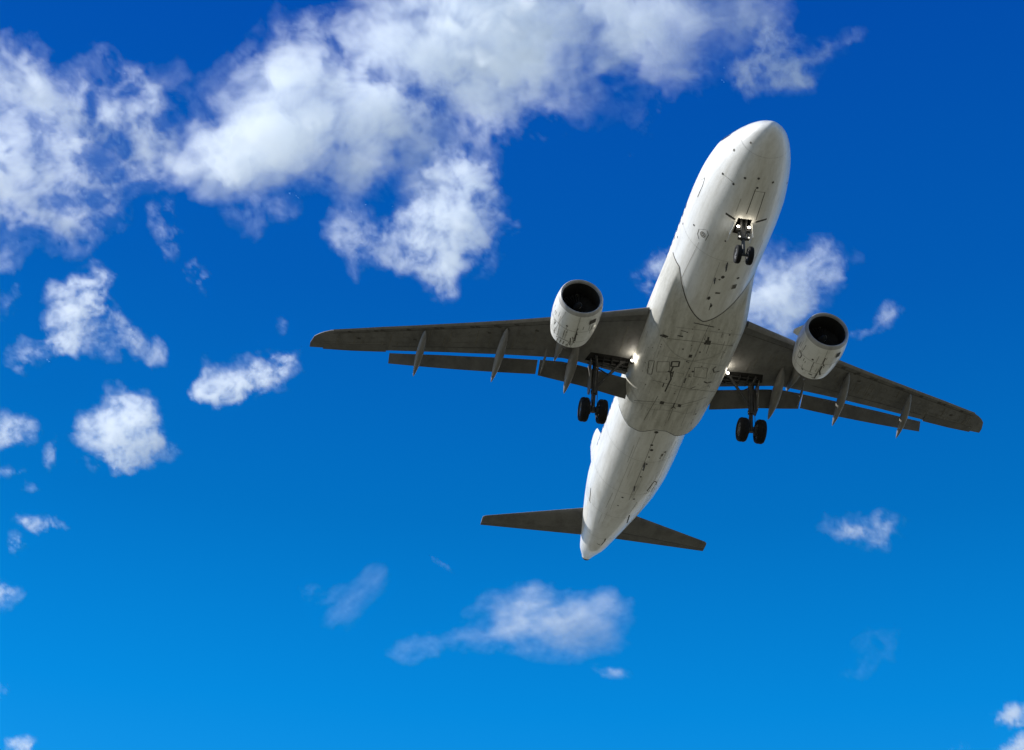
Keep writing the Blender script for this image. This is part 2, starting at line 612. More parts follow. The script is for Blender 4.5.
sk.line([(657.3, 361.6), (669.5, 361.6), (669.5, 371.9), (656.4, 371.9), (657.3, 361.6)], .026, 4)
sk.line([(694.7, 367.2), (707.7, 368.1), (705.9, 378.4), (693.7, 376.5), (694.7, 367.2)], .026, 4)
sk.line([(672, 361.5), (679.5, 361.5), (678.6, 366.5), (671, 366.5), (672, 361.5)], .075, 1)
sk.line([(673.5, 366), (670.5, 372), (671, 379), (668.5, 384), (665, 391.5)], .075, 1)
sk.line([(668, 371), (672.5, 373)], .11, 1)
sk.line([(673.5, 371), (672, 377)], .05, 1)
sk.line([(664, 383), (662.5, 387)], .05, 1)
sk.line([(660, 335.5), (664, 335), (668, 337)], .09, 1); sk.rect(664.5, 336, .16, .2, 1)
sk.line([(677.5, 335.5), (683, 336.5)], .07, 1); sk.line([(681, 330.5), (686, 331.5)], .035, 1)
sk.rect(708, 342, .20, .26, 1); sk.line([(708.5, 337), (707.5, 343)], .09, 1); sk.line([(704, 343.5), (710.5, 344)], .10, 1)
sk.rect(690.4, 356, .18, .15, 1)
sk.line([(716, 366.5), (713, 369), (714, 372.3), (719.5, 371)], .06, 1)
sk.line([(704, 381.5), (707, 383), (711.5, 381.8)], .075, 1)
sk.dot(692.8, 371.5, .06); sk.line([(690.5, 388.5), (695.5, 386.5)], .05, 4)
sk.line([(686, 378), (684, 383)], .05, 1); sk.line([(688.5, 376), (691, 377)], .04, 1)
sk.rect(662, 402.6, .24, .19, 1); sk.rect(679.4, 405.7, .20, .16, 1, skew=.03)
sk.line([(674.5, 403), (673, 407), (671, 408.5)], .055, 1); sk.line([(673, 406), (675.5, 408.5)], .045, 1)
sk.dot(695.6, 413.9, .05); sk.dot(700, 352, .045); sk.dot(683, 349, .04)
sk.line([(692, 347), (690.5, 352)], .03, 2); sk.line([(676, 372), (684, 374)], .025, 2)
rg = random.Random(9)
for k in range(45):
    px, py = rg.uniform(640, 735), rg.uniform(328, 428)
    L = rg.uniform(2, 9)
    sk.line([(px, py), (px - L * .36, py + L)], rg.uniform(.008, .024), rg.choice([2, 2, 2, 4]))
for k in range(70):
    px, py = rg.uniform(640, 735), rg.uniform(326, 428)
    sk.dot(px, py, rg.uniform(.015, .04), rg.choice([2, 4, 4, 1]))
sk.done()

# ------------------------------------------------------------------ wings
LEP = [(1.2, 12.0), (2.1, 12.42), (4.4, 13.6), (7.1, 15.05), (11.3, 17.32), (14, 18.85), (16.3, 20.25), (16.75, 20.65), (17.05, 21.1), (17.2, 21.7)]
TEP = [(1.2, 17.80), (2.0, 17.70), (4.6, 17.42), (5.4, 17.45), (6.65, 17.80), (8.25, 18.30), (11.0, 19.34), (13.4, 20.38), (13.45, 20.42), (15.2, 21.22), (17.2, 22.06)]
def le(y): return float(np.interp(y, [p[0] for p in LEP], [p[1] for p in LEP]))
def te(y): return float(np.interp(y, [p[0] for p in TEP], [p[1] for p in TEP]))
def zw(y): return -1.10 + .09 * (y - 2) + .0055 * (y - 2) ** 2
def foil(y, s, n=14, thick=None):
    """closed ring of a wing section; s = side"""
    a, b = le(y), te(y)
    c = b - a
    tt = thick if thick else (.125 - .035 * min(1, y / 10))
    tw = c * tt * (1.0 if y < 16.3 else max(.25, 1 - (y - 16.3) / .95))
    up, lo = [], []
    for k in range(n + 1):
        q = (1 - math.cos(math.pi * k / n)) / 2
        h = 2.6 * math.sqrt(q) * (1 - q) * (1 - .25 * q)
        up.append((q, .68 * h * tw + .012 * (1 - q * .5)))
        lo.append((q, -.30 * h * tw - .012 * (1 - q * .5)))
    ring = [(a + q * c, h) for q, h in up] + [(a + q * c, h) for q, h in reversed(lo)]
    return [Vector((x, s * y, zw(y) + .05 * tw + h)) for x, h in ring]
YS = [1.2, 1.8, 2.4, 3.2, 4.0, 4.8, 5.4, 6.0, 6.65, 7.5, 8.5, 9.6, 10.7, 11.8, 12.8, 13.4, 13.5, 14.4, 15.2, 15.9, 16.3, 16.6, 16.85, 17.05, 17.2]

def lower_z(y, x):
    a, b = le(y), te(y)
    q = min(1, max(0, (x - a) / (b - a)))
    tw = (b - a) * (.125 - .035 * min(1, y / 10))
    h = 2.6 * math.sqrt(q) * (1 - q) * (1 - .25 * q)
    return zw(y) + .05 * tw - .30 * h * tw - .012

def make_flap(wing, s, y0, y1, le0, le1, te0, te1, drop0, drop1):
    """deflected flap between span stations, given leading and trailing x"""
    bm = bmesh.new()
    rings = []
    for q in np.linspace(0, 1, 14):
        y = y0 + (y1 - y0) * q
        xl = le0(y); xt = te0(y)
        zl = zw(y) - drop0; zt = zw(y) - drop1
        ring = []
        n = 8
        d = Vector((xt - xl, 0, zt - zl)); L = d.length; d.normalize(); nr = Vector((-d.z, 0, d.x))
        pts = []
        for k in range(n + 1):
            t = (1 - math.cos(math.pi * k / n)) / 2
            pts.append((t, .26 * math.sqrt(t) * (1 - t) * L * .6 + .006))
        lo = [(t, -.10 * math.sqrt(t) * (1 - t) * L * .6 - .006) for t, h in reversed(pts)]
        for t, h in pts + lo:
            p = Vector((xl, s * y, zl)) + d * (t * L) + nr * h
            ring.append(p)
        rings.append(ring)
    loft(bm, rings)
    return obj('flap', bm, [GREYF, LINE], wing)

def lerp_fn(pts):
    return lambda y: float(np.interp(y, [p[0] for p in pts], [p[1] for p in pts]))

def canoe(wing, s, f, r, wd, hd):
    """flap track fairing from f to r"""
    bm = bmesh.new()
    rings = []
    f = Vector(f); r = Vector(r)
    for q in np.linspace(0, 1, 22):
        prof = max(.02, (math.sin(math.pi * min(1, q ** .85) )) ** .62) if q < 1 else .03
        if q > .55:
            prof *= 1 - .25 * ((q - .55) / .45)
        c = f + (r - f) * q + Vector((0, 0, -.10 * math.sin(math.pi * q)))
        rings.append([c + Vector((0, wd * prof * math.cos(a), hd * prof * math.sin(a) * (1.0 if math.sin(a) < 0 else .8))) for a in [2 * math.pi * k / 18 for k in range(18)]])
    loft(bm, rings)
    return obj('flap_track_fairing', bm, FAIR, wing)

wings = {}
for s in (1, -1):
    bm = bmesh.new()
    loft(bm, [foil(y, s) for y in YS])
    wing = obj('wing', bm, [GREY, LINE, SEAM, DARK, GRIME], root)
    wings[s] = wing
    if s < 0:
        wing.scale = (1.0, 1.012, 1.0)
    # open wheel bay in the underside, in front of the trailing edge
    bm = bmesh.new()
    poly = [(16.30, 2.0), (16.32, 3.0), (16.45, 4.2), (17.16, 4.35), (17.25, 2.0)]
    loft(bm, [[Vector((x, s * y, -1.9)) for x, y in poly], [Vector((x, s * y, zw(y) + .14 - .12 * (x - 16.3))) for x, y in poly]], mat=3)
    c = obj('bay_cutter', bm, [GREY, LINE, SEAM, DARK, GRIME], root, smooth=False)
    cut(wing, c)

    sk = Skin(wing)
    def span_line(frac, y0, y1, w, mat):
        hs = []
        for y in np.linspace(y0, y1, 40):
            x = le(y) + frac * (te(y) - le(y))
            hs.append((Vector((x, s * y, lower_z(y, x))), Vector((0, 0, -1))))
        sk.strip(hs, w, mat, .006)
    span_line(.13, 2.3, 16.2, .03, 1)
    span_line(.62, 4.6, 16.6, .02, 4)
    span_line(.80, 6.8, 13.3, .03, 1)
    span_line(.40, 3.0, 15.5, .012, 4)
    for y in (3.4, 7.6, 8.9, 10.3, 11.6, 13.1, 14.6, 15.8):
        a, b = le(y), te(y)
        hs = [(Vector((a + (b - a) * q, s * (y + (.15 * q)), lower_z(y, a + (b - a) * q))), Vector((0, 0, -1))) for q in np.linspace(.05, .6, 16)]
        sk.strip(hs, .014, 4, .006)
    # slat track holes behind the leading edge and access hatches
    for y in (7.9, 8.8, 9.6, 9.85, 11.2, 11.45, 12.7, 13.9, 14.2, 15.4):
        a, b = le(y), te(y)
        x = a + .10 * (b - a)
        hs = [(Vector((x + .05 * q, s * (y + q * .22), lower_z(y + q * .22, x))), Vector((0, 0, -1))) for q in np.linspace(-.5, .5, 4)]
        sk.strip(hs, .10, 1, .01)
    for k in range(16):
        y = 4.6 + k * .74
        x = le(y) + .34 * (te(y) - le(y))
        hs = [(Vector((x + .32 * math.cos(t) * .6, s * (y + .19 * math.sin(t)), lower_z(y, x))), Vector((0, 0, -1))) for t in np.linspace(0, 2 * math.pi, 17)]
        sk.strip(hs, .018, 4, .006)
    for y, fr in ((9.0, .30), (8.6, .14), (12.3, .5), (14.9, .42), (6.9, .28)):
        x = le(y) + fr * (te(y) - le(y))
        hs = [(Vector((x, s * (y + q * .2), lower_z(y, x))), Vector((0, 0, -1))) for q in np.linspace(-.5, .5, 3)]
        sk.strip(hs, .11, 1, .008)
    rg = random.Random(20 + s)
    for k in range(46):
        y = rg.uniform(2.6, 16.5); fr = rg.uniform(.16, .7); L = rg.uniform(.3, 1.1)
        x = le(y) + fr * (te(y) - le(y))
        L = min(L, te(y) - x - .1)
        if L < .1 or (y < 4.6 and x + L > 16.3):
            continue
        hs = [(Vector((x + L * q, s * y, lower_z(y, x + L * q))), Vector((0, 0, -1))) for q in np.linspace(0, 1, 6)]
        sk.strip(hs, rg.uniform(.02, .06), 4, .005)
    sk.done()

    # leading edge slats, drooped a little ahead of the wing
    for y0, y1 in ((2.35, 4.9), (6.5, 9.3), (9.31, 12.2), (12.21, 14.6), (14.61, 16.2)):
        bm = bmesh.new()
        rings = []
        for y in np.linspace(y0, y1, 8):
            a, b = le(y), te(y)
            c = .105 * (b - a) + .05
            tw = (b - a) * .115
            up = [(c * q, .30 * tw * math.sqrt(q)) for q in np.linspace(1, 0, 7)]
            lo = [(c * .55 * q, -.22 * tw * math.sqrt(q)) for q in np.linspace(0, 1, 6)][1:]
            back = [(c * .4, .02 * tw)]
            o = Vector((a - .17, s * y, zw(y) - .07))
            rings.append([o + Vector((px, 0, pz)) for px, pz in up + lo + back])
        loft(bm, rings)
        obj('slat', bm, FAIR, wing)

    # flaps
    make_flap(wing, s, 6.50, 13.38, lerp_fn([(6.5, 17.80), (8.25, 18.34), (11, 19.36), (13.4, 20.37)]), None,
              lerp_fn([(6.45, 18.37), (10.9, 19.83), (13.4, 20.66)]), None, .16, .58)
    make_flap(wing, s, 2.05, 6.40, lerp_fn([(2.0, 17.70), (4.6, 17.44), (5.4, 17.48), (6.4, 17.73)]), None,
              lerp_fn([(2.0, 18.66), (4.3, 18.36), (6.4, 18.34)]), None, .18, .66)
    # aileron: lower skin panel outboard of the flaps, slightly drooped
    bm = bmesh.new()
    rings = []
    for y in np.linspace(13.55, 16.55, 10):
        a, b = le(y), te(y)
        x0 = b - .34 * (b - a) * .8
        zt = zw(y)
        rings.append([Vector((x0, s * y, lower_z(y, x0) - .008)), Vector((b + .02, s * y, zt - .06)), Vector((b + .02, s * y, zt - .035)), Vector((x0, s * y, zt + .0))])
    loft(bm, rings)
    obj('aileron', bm, GREYF, wing)

    canoe(wing, s, (17.75, s * 11.96, .10), (20.62, s * 12.12, -.56), .18, .25)
    canoe(wing, s, (16.05, s * 8.28, -.45), (19.50, s * 8.46, -1.14), .20, .31)
    canoe(wing, s, (15.75, s * 4.96, -.86), (18.85, s * 5.02, -1.76), .23, .37)
    # small flap drive fairing behind the pylon
    canoe(wing, s, (16.7, s * 6.25, -.82), (18.35, s * 6.30, -1.22), .06, .12)

    # landing light on its arm at the wing root
    bm = bmesh.new()
    tube(bm, [(16.08, s * 2.32, -1.0), (16.05, s * 2.30, -1.40)], .04, 8)
    lathe(bm, [(.02, .02), (.0, .085), (.10, .09), (.20, .06), (.22, .0)], (16.02, s * 2.30, -1.45), n=18)
    ll = obj('landing_light', bm, [METAL, LAMP], wing)
    bm2 = bmesh.new(); bm2.from_mesh(ll.data)
    lathe(bm2, [(-.03, .0001), (-.025, .04), (-.012, .06), (.005, .072)], (16.0, s * 2.30, -1.45), n=18, mat=1)
    bm2.to_mesh(ll.data); bm2.free()
    ld = bpy.data.lights.new('landing_light_beam', 'POINT')
    lo = bpy.data.objects.new('landing_light_beam', ld)
    COL.objects.link(lo)
    lo.parent = ll
    lo.location = (15.82, s * 2.32, -1.47)
    ld.energy = 14
    ld.color = (1, .93, .8)
    ld.shadow_soft_size = .08

# ------------------------------------------------------------------ engines
EX, EY, EZ = 11.22, 5.72, -1.94
NS = 1.075                       # nacelle girth
def flat_bottom(y, z, a):
    return y, z
for s in (1, -1):
    c = (EX, s * EY, EZ)
    bm = bmesh.new()
    prof = [(.20, .955), (.45, .992), (.8, 1.018), (1.1, 1.022), (1.5, 1.00), (1.9, .96), (2.25, .905), (2.5, .85), (2.52, .81), (2.2, .78), (1.6, .76)]
    prof = [(x * 1.05, r * NS) for x, r in prof]
    lathe(bm, prof, c, 64)
    eng = obj('engine', bm, [COWL, LINE, SEAM, DARK, GRIME], root)
    sk = Skin(eng)
    def hoop(x, r, w, mat):
        hs = [(Vector(c) + Vector((x, r * math.cos(a), r * math.sin(a))), Vector((0, math.cos(a), math.sin(a)))) for a in np.linspace(0, 2 * math.pi, 60)]
        sk.strip(hs, w, mat, .006)
    hoop(1.22, 1.019 * NS, .022, 2)
    hoop(2.05, .95 * NS, .02, 2)
    hs = [(Vector(c) + Vector((x, 0, -r)), Vector((0, 0, -1))) for x, r in prof[:8]]
    sk.strip(hs, .02, 2, .008)
    if s > 0:
        sk.rect(592.6, 321.5, .26, .36, 1, skew=.0)
        sk.line([(578, 328.5), (576.5, 331), (577, 335)], .05, 1)
        sk.line([(576, 334), (574.5, 341)], .07, 1); sk.line([(572.5, 337), (574, 343)], .045, 4)
        sk.line([(570.5, 338), (569.8, 345)], .05, 1); sk.line([(566, 348), (569, 341.5)], .03, 4)
        for (px, py) in [(558, 338), (561, 339.5), (564, 341), (559.5, 343), (563, 345), (566.5, 344)]:
            sk.line([(px, py), (px - 2.2, py + 4.5)], .045, 4)
        sk.line([(556, 336), (568, 341.5)], .035, 4)
        sk.line([(554, 319), (556, 321.5), (554.5, 324)], .035, 4); sk.dot(567, 325.8, .05)
        sk.line([(566, 312), (553.5, 331)], .014, 2)
    else:
        sk.rect(838, 354.8, .30, .24, 1)
        sk.line([(799.5, 351), (802, 355), (800, 358), (798.2, 356.5)], .05, 1); sk.line([(799, 349.5), (801.3, 351.5)], .04, 4)
        sk.dot(812.8, 359.5, .055); sk.dot(802.5, 369, .05, 4)
        sk.line([(825.5, 358), (823, 363), (823.5, 366)], .05, 1)
        sk.line([(822, 366), (819.5, 371), (820, 375)], .075, 1)
        sk.line([(808.5, 373.5), (812, 375)], .07, 1); sk.line([(817, 374), (813, 380)], .05, 1)
        sk.line([(811, 377), (815.5, 378), (814, 382), (810.5, 381), (811, 377)], .04, 1)
        sk.line([(819, 369), (815, 377)], .04, 4); sk.line([(812, 366), (810, 372)], .03, 4)
        sk.line([(800, 350), (794, 366)], .014, 2)
    rg = random.Random(60 + s)
    for k in range(30):
        a = rg.uniform(-math.pi, 0); x0 = rg.uniform(.5, 1.9); L = rg.uniform(.15, .6)
        hs = []
        for q in np.linspace(0, 1, 5):
            x = min(2.4, x0 + L * q)
            r = float(np.interp(x, [p[0] for p in prof[:8]], [p[1] for p in prof[:8]]))
            hs.append((Vector(c) + Vector((x, r * math.cos(a), r * math.sin(a))), Vector((0, math.cos(a), math.sin(a)))))
        sk.strip(hs, rg.uniform(.012, .035), rg.choice([2, 4]), .005)
    sk.done()
    # bare metal intake lip running into the dark duct
    bm = bmesh.new()
    lathe(bm, [(x, r * NS) for x, r in [(.21, .956), (.10, .935), (.03, .908), (.0, .88), (.02, .85), (.08, .825), (.16, .812)]], c, 64)
    obj('intake_lip', bm, LIP, eng)
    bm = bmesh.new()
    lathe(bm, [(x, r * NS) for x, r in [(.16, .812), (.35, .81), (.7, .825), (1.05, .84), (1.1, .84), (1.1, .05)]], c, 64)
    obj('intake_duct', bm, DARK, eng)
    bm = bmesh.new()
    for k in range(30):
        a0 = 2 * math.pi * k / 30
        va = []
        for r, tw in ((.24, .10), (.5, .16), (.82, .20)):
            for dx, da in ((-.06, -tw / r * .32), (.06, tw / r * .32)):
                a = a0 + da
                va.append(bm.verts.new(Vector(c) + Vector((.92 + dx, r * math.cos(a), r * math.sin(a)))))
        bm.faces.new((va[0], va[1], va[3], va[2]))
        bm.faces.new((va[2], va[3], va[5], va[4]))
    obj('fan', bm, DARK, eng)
    bm = bmesh.new()
    lathe(bm, [(.46, .005), (.50, .05), (.60, .12), (.74, .19), (.92, .25), (1.08, .26)], c, 24)
    # white spiral mark on the spinner
    hs = []
    for q in np.linspace(0, 1, 14):
        a = 2.2 + q * 2.4; x = .52 + .16 * q; r = float(np.interp(x, [.46, .5, .6, .74], [.005, .05, .12, .19])) + .008
        hs.append(Vector(c) + Vector((x, r * math.cos(a), r * math.sin(a))))
    prev = None
    for i, p in enumerate(hs):
        cur = (bm.verts.new(p + Vector((-.02, 0, 0))), bm.verts.new(p + Vector((.02, 0, 0))))
        if prev:
            f = bm.faces.new((prev[0], prev[1], cur[1], cur[0])); f.material_index = 1
        prev = cur
    obj('spinner', bm, [DARK, WHITE], eng)
    # hot section: core cowl and exhaust plug
    bm = bmesh.new()
    lathe(bm, [(2.0, .64), (2.5, .62), (2.9, .53), (3.35, .42), (3.36, .38), (3.0, .36)], (EX, s * EY, EZ + .02), 40)
    lathe(bm, [(3.0, .30), (3.5, .2), (3.9, .05), (3.95, .005)], (EX, s * EY, EZ + .02), 24)
    lathe(bm, [(1.7, .77), (1.72, .3)], c, 40)
    obj('exhaust_nozzle', bm, NOZZLE, eng)
    # pylon
    bm = bmesh.new()
    st = [(12.2, -.98, -1.10, .05), (13.0, -.70, -1.2, .19), (14.0, -.45, -1.3, .22), (15.2, -.48, -1.35, .22), (16.4, -.55, -1.18, .17), (17.6, -.62, -.85, .05)]
    rings = []
    for x, zt, zb, wd in st:
        rings.append([Vector((x, s * EY + wd * math.cos(a), (zt + zb) / 2 + (zt - zb) / 2 * math.sin(a))) for a in [2 * math.pi * k / 16 for k in range(16)]])
    loft(bm, rings)
    obj('pylon', bm, FAIR, eng)
    # chine on the inboard shoulder of the cowl
    bm = bmesh.new()
    a = math.radians(32)
    dr = Vector((0, -s * math.cos(a), math.sin(a)))
    b0 = Vector(c)
    plate(bm, [b0 + Vector((.55, 0, 0)) + dr * 1.06, b0 + Vector((1.45, 0, 0)) + dr * 1.05, b0 + Vector((1.45, 0, 0)) + dr * 1.38, b0 + Vector((1.2, 0, 0)) + dr * 1.40],
          dr.cross(Vector((1, 0, 0))), .03)
    obj('strake', bm, COWL, eng, smooth=False)

# ------------------------------------------------------------------ landing gear
def make_wheel(name, parent, y, c, r, w):
    bm = bmesh.new()
    tp = [(-w * .36, r * .56), (-w * .46, r * .66), (-w * .5, r * .80), (-w * .44, r * .92), (-w * .30, r * .985), (-w * .24, r), (-w * .225, r * .985), (-w * .20, r),
          (-w * .06, r), (-w * .045, r * .985), (w * .045, r * .985), (w * .06, r), (w * .20, r), (w * .225, r * .985), (w * .24, r),
          (w * .30, r * .985), (w * .44, r * .92), (w * .5, r * .80), (w * .46, r * .66), (w * .36, r * .56)]
    lathe(bm, tp, c, 40, axis='y')
    o = obj(name, bm, [RUBBER, HUB], parent)
    bm = bmesh.new()
    bm.from_mesh(o.data)
    for sg in (-1, 1):
        v = lathe(bm, [(sg * w * .36, r * .57), (sg * w * .40, r * .52), (sg * w * .26, r * .44), (sg * w * .24, r * .24), (sg * w * .38, r * .18)], c, 24, mat=1, axis='y')
        fill(bm, v[-1], 1)
        for k in range(9):
            a = 2 * math.pi * k / 9
            tube(bm, [(c[0] + r * .34 * math.cos(a), c[1] + sg * w * .2, c[2] + r * .34 * math.sin(a)), (c[0] + r * .34 * math.cos(a), c[1] + sg * w * .29, c[2] + r * .34 * math.sin(a))], r * .05, 6, 0)
    bm.to_mesh(o.data)
    bm.free()
    o.data.polygons.foreach_set('use_smooth', [True] * len(o.data.polygons))
    o.data.set_sharp_from_angle(angle=math.radians(40))
    return o

GX, GY, GZ = 17.66, 3.84, -3.42
for s in (1, -1):
    bm = bmesh.new()
    top = Vector((17.15, s * 3.80, -.95)); bot = Vector((GX, s * GY, GZ))
    def al(q): return top + (bot - top) * q
    tube(bm, [al(-.05), al(.12), al(.62)], [.16, .15, .14], 16)
    tube(bm, [al(.60), al(.66)], [.17, .16], 16)
    tube(bm, [al(.64), al(1.0)], [.085, .085], 14)
    tube(bm, [bot + Vector((0, -.52, 0)), bot + Vector((0, .52, 0))], .07, 12)
    tube(bm, [al(.93), al(1.03)], [.12, .13], 12)
    # torque links behind the piston
    a, b = al(.63) + Vector((.16, 0, 0)), al(.97) + Vector((.16, 0, 0))
    m = (a + b) / 2 + Vector((.32, 0, 0))
    tube(bm, [a, m], [.06, .035], 8); tube(bm, [m, b], [.035, .06], 8)
    # brake lines
    for k in (-1, 1):
        tube(bm, [al(.2) + Vector((-.14, .10 * k, 0)), al(.6) + Vector((-.19, .12 * k, 0)), al(.95) + Vector((-.12, .16 * k, 0))], .018, 6)
        tube(bm, [bot + Vector((-.02, .13 * k, .0)), bot + Vector((-.02, .26 * k, 0))], .22, 18)   # brake pack
    gear = obj('main_gear', bm, METAL, root)
    for k in (-1, 1):
        make_wheel('wheel', gear, 0, (GX, s * GY + k * .43, GZ), .585, .43)
    bm = bmesh.new()
    lowp = al(.55)
    up = Vector((16.75, s * 2.62, -1.05))
    mid = lowp + (up - lowp) * .52
    tube(bm, [lowp, mid], [.075, .07], 10); tube(bm, [mid, up], [.07, .08], 10)
    tube(bm, [mid + Vector((0, 0, .0)), al(.1)], .035, 8)
    tube(bm, [up + Vector((0, -s * .12, 0)), up + Vector((0, s * .12, 0))], .09, 10)
    tube(bm, [al(.1) + Vector((-.1, 0, 0)), Vector((16.55, s * 3.9, -1.0))], .06, 8)   # retraction jack
    obj('side_brace', bm, METAL, gear)
    bm = bmesh.new()
    o = Vector((0, s * .30, 0))
    plate(bm, [al(.02) + o + Vector((-.36, 0, 0)), al(.02) + o + Vector((.40, 0, 0)), al(.60) + o * .8 + Vector((.32, 0, 0)), al(.66) + o * .75 + Vector((.1, 0, 0)), al(.62) + o * .8 + Vector((-.30, 0, 0))], (0, 1, .15), .05)
    obj('gear_door', bm, GREYF, gear, smooth=False)

# bay innards that show behind the main struts: pipes and a rib
for s in (1, -1):
    bm = bmesh.new()
    tube(bm, [(16.98, s * 2.1, -1.12), (17.05, s * 4.15, -.98)], .05, 8)
    tube(bm, [(16.72, s * 2.2, -1.04), (16.86, s * 4.0, -.95)], .028, 8)
    tube(bm, [(17.28, s * 2.1, -1.16), (17.22, s * 4.2, -1.0)], .035, 8)
    for y in (2.5, 3.1, 3.5):
        box(bm, (17.0, s * y, -1.02), (.7, .03, .16))
    obj('bay_piping', bm, METAL, wings[s])

# nose gear
NX, NZ = 5.07, -3.62
bm = bmesh.new()
tube(bm, [(4.98, 0, -1.6), (5.0, 0, -2.75)], [.10, .095], 14)
tube(bm, [(5.0, 0, -2.72), (5.01, 0, -2.82)], [.13, .13], 14)
tube(bm, [(5.0, 0, -2.8), (NX, 0, NZ)], [.06, .06], 12)
tube(bm, [(NX, -.30, NZ), (NX, .30, NZ)], .055, 10)
tube(bm, [(5.1, 0, -2.8), (5.32, 0, -3.15)], [.05, .03], 8); tube(bm, [(5.32, 0, -3.15), (5.12, 0, -3.5)], [.03, .05], 8)
box(bm, (4.98, 0, -2.35), (.16, .62, .09), bev=.02)
box(bm, (4.97, 0, -2.80), (.14, .5, .08), bev=.02)
tube(bm, [(4.95, .2, -2.5), (4.98, .2, -2.75)], .05, 8); tube(bm, [(4.95, -.2, -2.5), (4.98, -.2, -2.75)], .05, 8)
ng = obj('nose_gear', bm, METAL, root)
for k in (-1, 1):
    make_wheel('wheel', ng, 0, (NX, k * .26, NZ), .40, .23)
bm = bmesh.new()
tube(bm, [(5.0, .08, -2.6), (4.72, .12, -1.75)], .045, 8); tube(bm, [(5.0, -.08, -2.6), (4.72, -.12, -1.75)], .045, 8)
obj('drag_brace', bm, METAL, ng)
for k in (-1, 1):     # small aft doors hanging beside the strut, front doors seen edge on
    bm = bmesh.new()
    sp = .62 if k > 0 else .42       # the starboard door hangs wider open
    plate(bm, [(4.80, k * .36, -2.04), (5.50, k * .36, -2.04), (5.46, k * sp, -2.66), (4.96, k * sp, -2.66)], (0, 1, k * (sp - .36) / .62), .035)
    obj('gear_door', bm, [COWL], ng, smooth=False)
for k in (-1, 1):
    bm = bmesh.new()
    plate(bm, [(4.56, k * .44, -2.12), (4.62, k * .44, -2.13), (4.46, k * .90, -2.00), (4.40, k * .90, -1.99)], (1, 0, 0), .05)
    obj('door_edge', bm, LINE, ng, smooth=False)
def headlamp(c, r, mat, e):
    bm = bmesh.new()
    lathe(bm, [(.16, .005), (.14, r * .6), (.04, r * 1.05), (-.02, r * 1.08)], c, 18)
    lathe(bm, [(-.02, r * 1.0), (-.035, r * .6), (-.042, .0001)], c, 18, mat=1)
    o = obj('headlamp', bm, [METAL, mat], ng)
    if e:
        ld = bpy.data.lights.new('headlamp_beam', 'POINT')
        lo = bpy.data.objects.new('headlamp_beam', ld)
        COL.objects.link(lo)
        lo.parent = o
        lo.location = (c[0] - .22, c[1], c[2])
        ld.energy = e
        ld.color = (1, .90, .72)
        ld.shadow_soft_size = .12
headlamp((4.90, .23, -2.22), .066, LAMP, 2.4)
headlamp((4.90, -.24, -2.20), .066, LAMP, 2.4)
headlamp((4.88, .20, -2.80), .044, LAMP_DIM, .15)
headlamp((4.88, -.20, -2.80), .040, LAMP_DIM, .15)

# ------------------------------------------------------------------ tail
for s in (1, -1):
    bm = bmesh.new()
    rings = []; er = []
    def ht(y):
        q = (y - .6) / (6.3 - .6)
        return 31.95 + (35.0 - 31.95) * q, 34.85 + (35.95 - 34.85) * q, .70 + .1 * y
    for y in list(np.linspace(.5, 6.2, 14)) + [6.30, 6.34]:
        a, b, z = ht(y)
        if y > 6.25:
            a += (y - 6.25) * 1.2
        c = b - a
        hinge = a + .68 * c
        ring = []
        for q in np.linspace(0, 1, 10):
            x = a + (hinge - a) * (q ** 1.6)
            h = .055 * c * 2.2 * math.sqrt((x - a) / c) * (1.05 - (x - a) / c)
            ring.append((x, h + .004))
        ring = [Vector((x, s * y, z + h)) for x, h in ring] + [Vector((x, s * y, z - h)) for x, h in reversed(ring)]
        rings.append(ring)
        if True:
            x0 = hinge + .035
            hh = .055 * c * 2.2 * math.sqrt(.70) * .36
            e = [(x0, hh), (b, .008), (b, -.008), (x0, -hh)]
            er.append([Vector((x, s * y, z - .0 + h)) for x, h in e])
    loft(bm, rings)
    tp = obj('tailplane', bm, GREY, root)
    bm = bmesh.new()
    loft(bm, er)
    obj('elevator', bm, GREYF, tp)
bm = bmesh.new(); rings = []; rr = []
for q in np.linspace(0, 1, 14):
    z = 1.5 + 6.4 * q
    a = 28.9 + (34.6 - 28.9) * q; b = 35.4 + (36.5 - 35.4) * q
    c = b - a; h0 = a + .72 * c
    ring = []
    for t in np.linspace(0, 1, 10):
        x = a + (h0 - a) * t ** 1.6
        ring.append((x, .05 * c * 2.2 * math.sqrt((x - a) / c) * (1.05 - (x - a) / c) + .004))
    rings.append([Vector((x, h, z)) for x, h in ring] + [Vector((x, -h, z)) for x, h in reversed(ring)])
    if .1 < q:
        hh = .05 * c * 2.2 * math.sqrt(.74) * .31
        rr.append([Vector((h0 + .04, hh, z)), Vector((b, .01, z)), Vector((b, -.01, z)), Vector((h0 + .04, -hh, z))])
loft(bm, rings)
fin = obj('tail_fin', bm, WHITE, root)
bm = bmesh.new(); loft(bm, rr)
obj('rudder', bm, WHITE, fin)

# ------------------------------------------------------------------ clouds: real vapour bodies about a kilometre up
def make_cloud_mat():
    m = bpy.data.materials.new('cloud_vapour')
    m.use_nodes = True
    t = m.node_tree
    for n in list(t.nodes):
        t.nodes.remove(n)
    v = t.nodes.new('ShaderNodeVolumePrincipled')
    v.inputs['Color'].default_value = (0.94, 0.982, 1.0, 1)
    v.inputs['Density'].default_value = CLOUD_SIGMA
    v.inputs['Anisotropy'].default_value = 0.3
    o = t.nodes.new('ShaderNodeOutputMaterial')
    t.links.new(v.outputs[0], o.inputs['Volume'])
    return m
CLOUD_SIGMA = 0.021
CLOUD = make_cloud_mat()

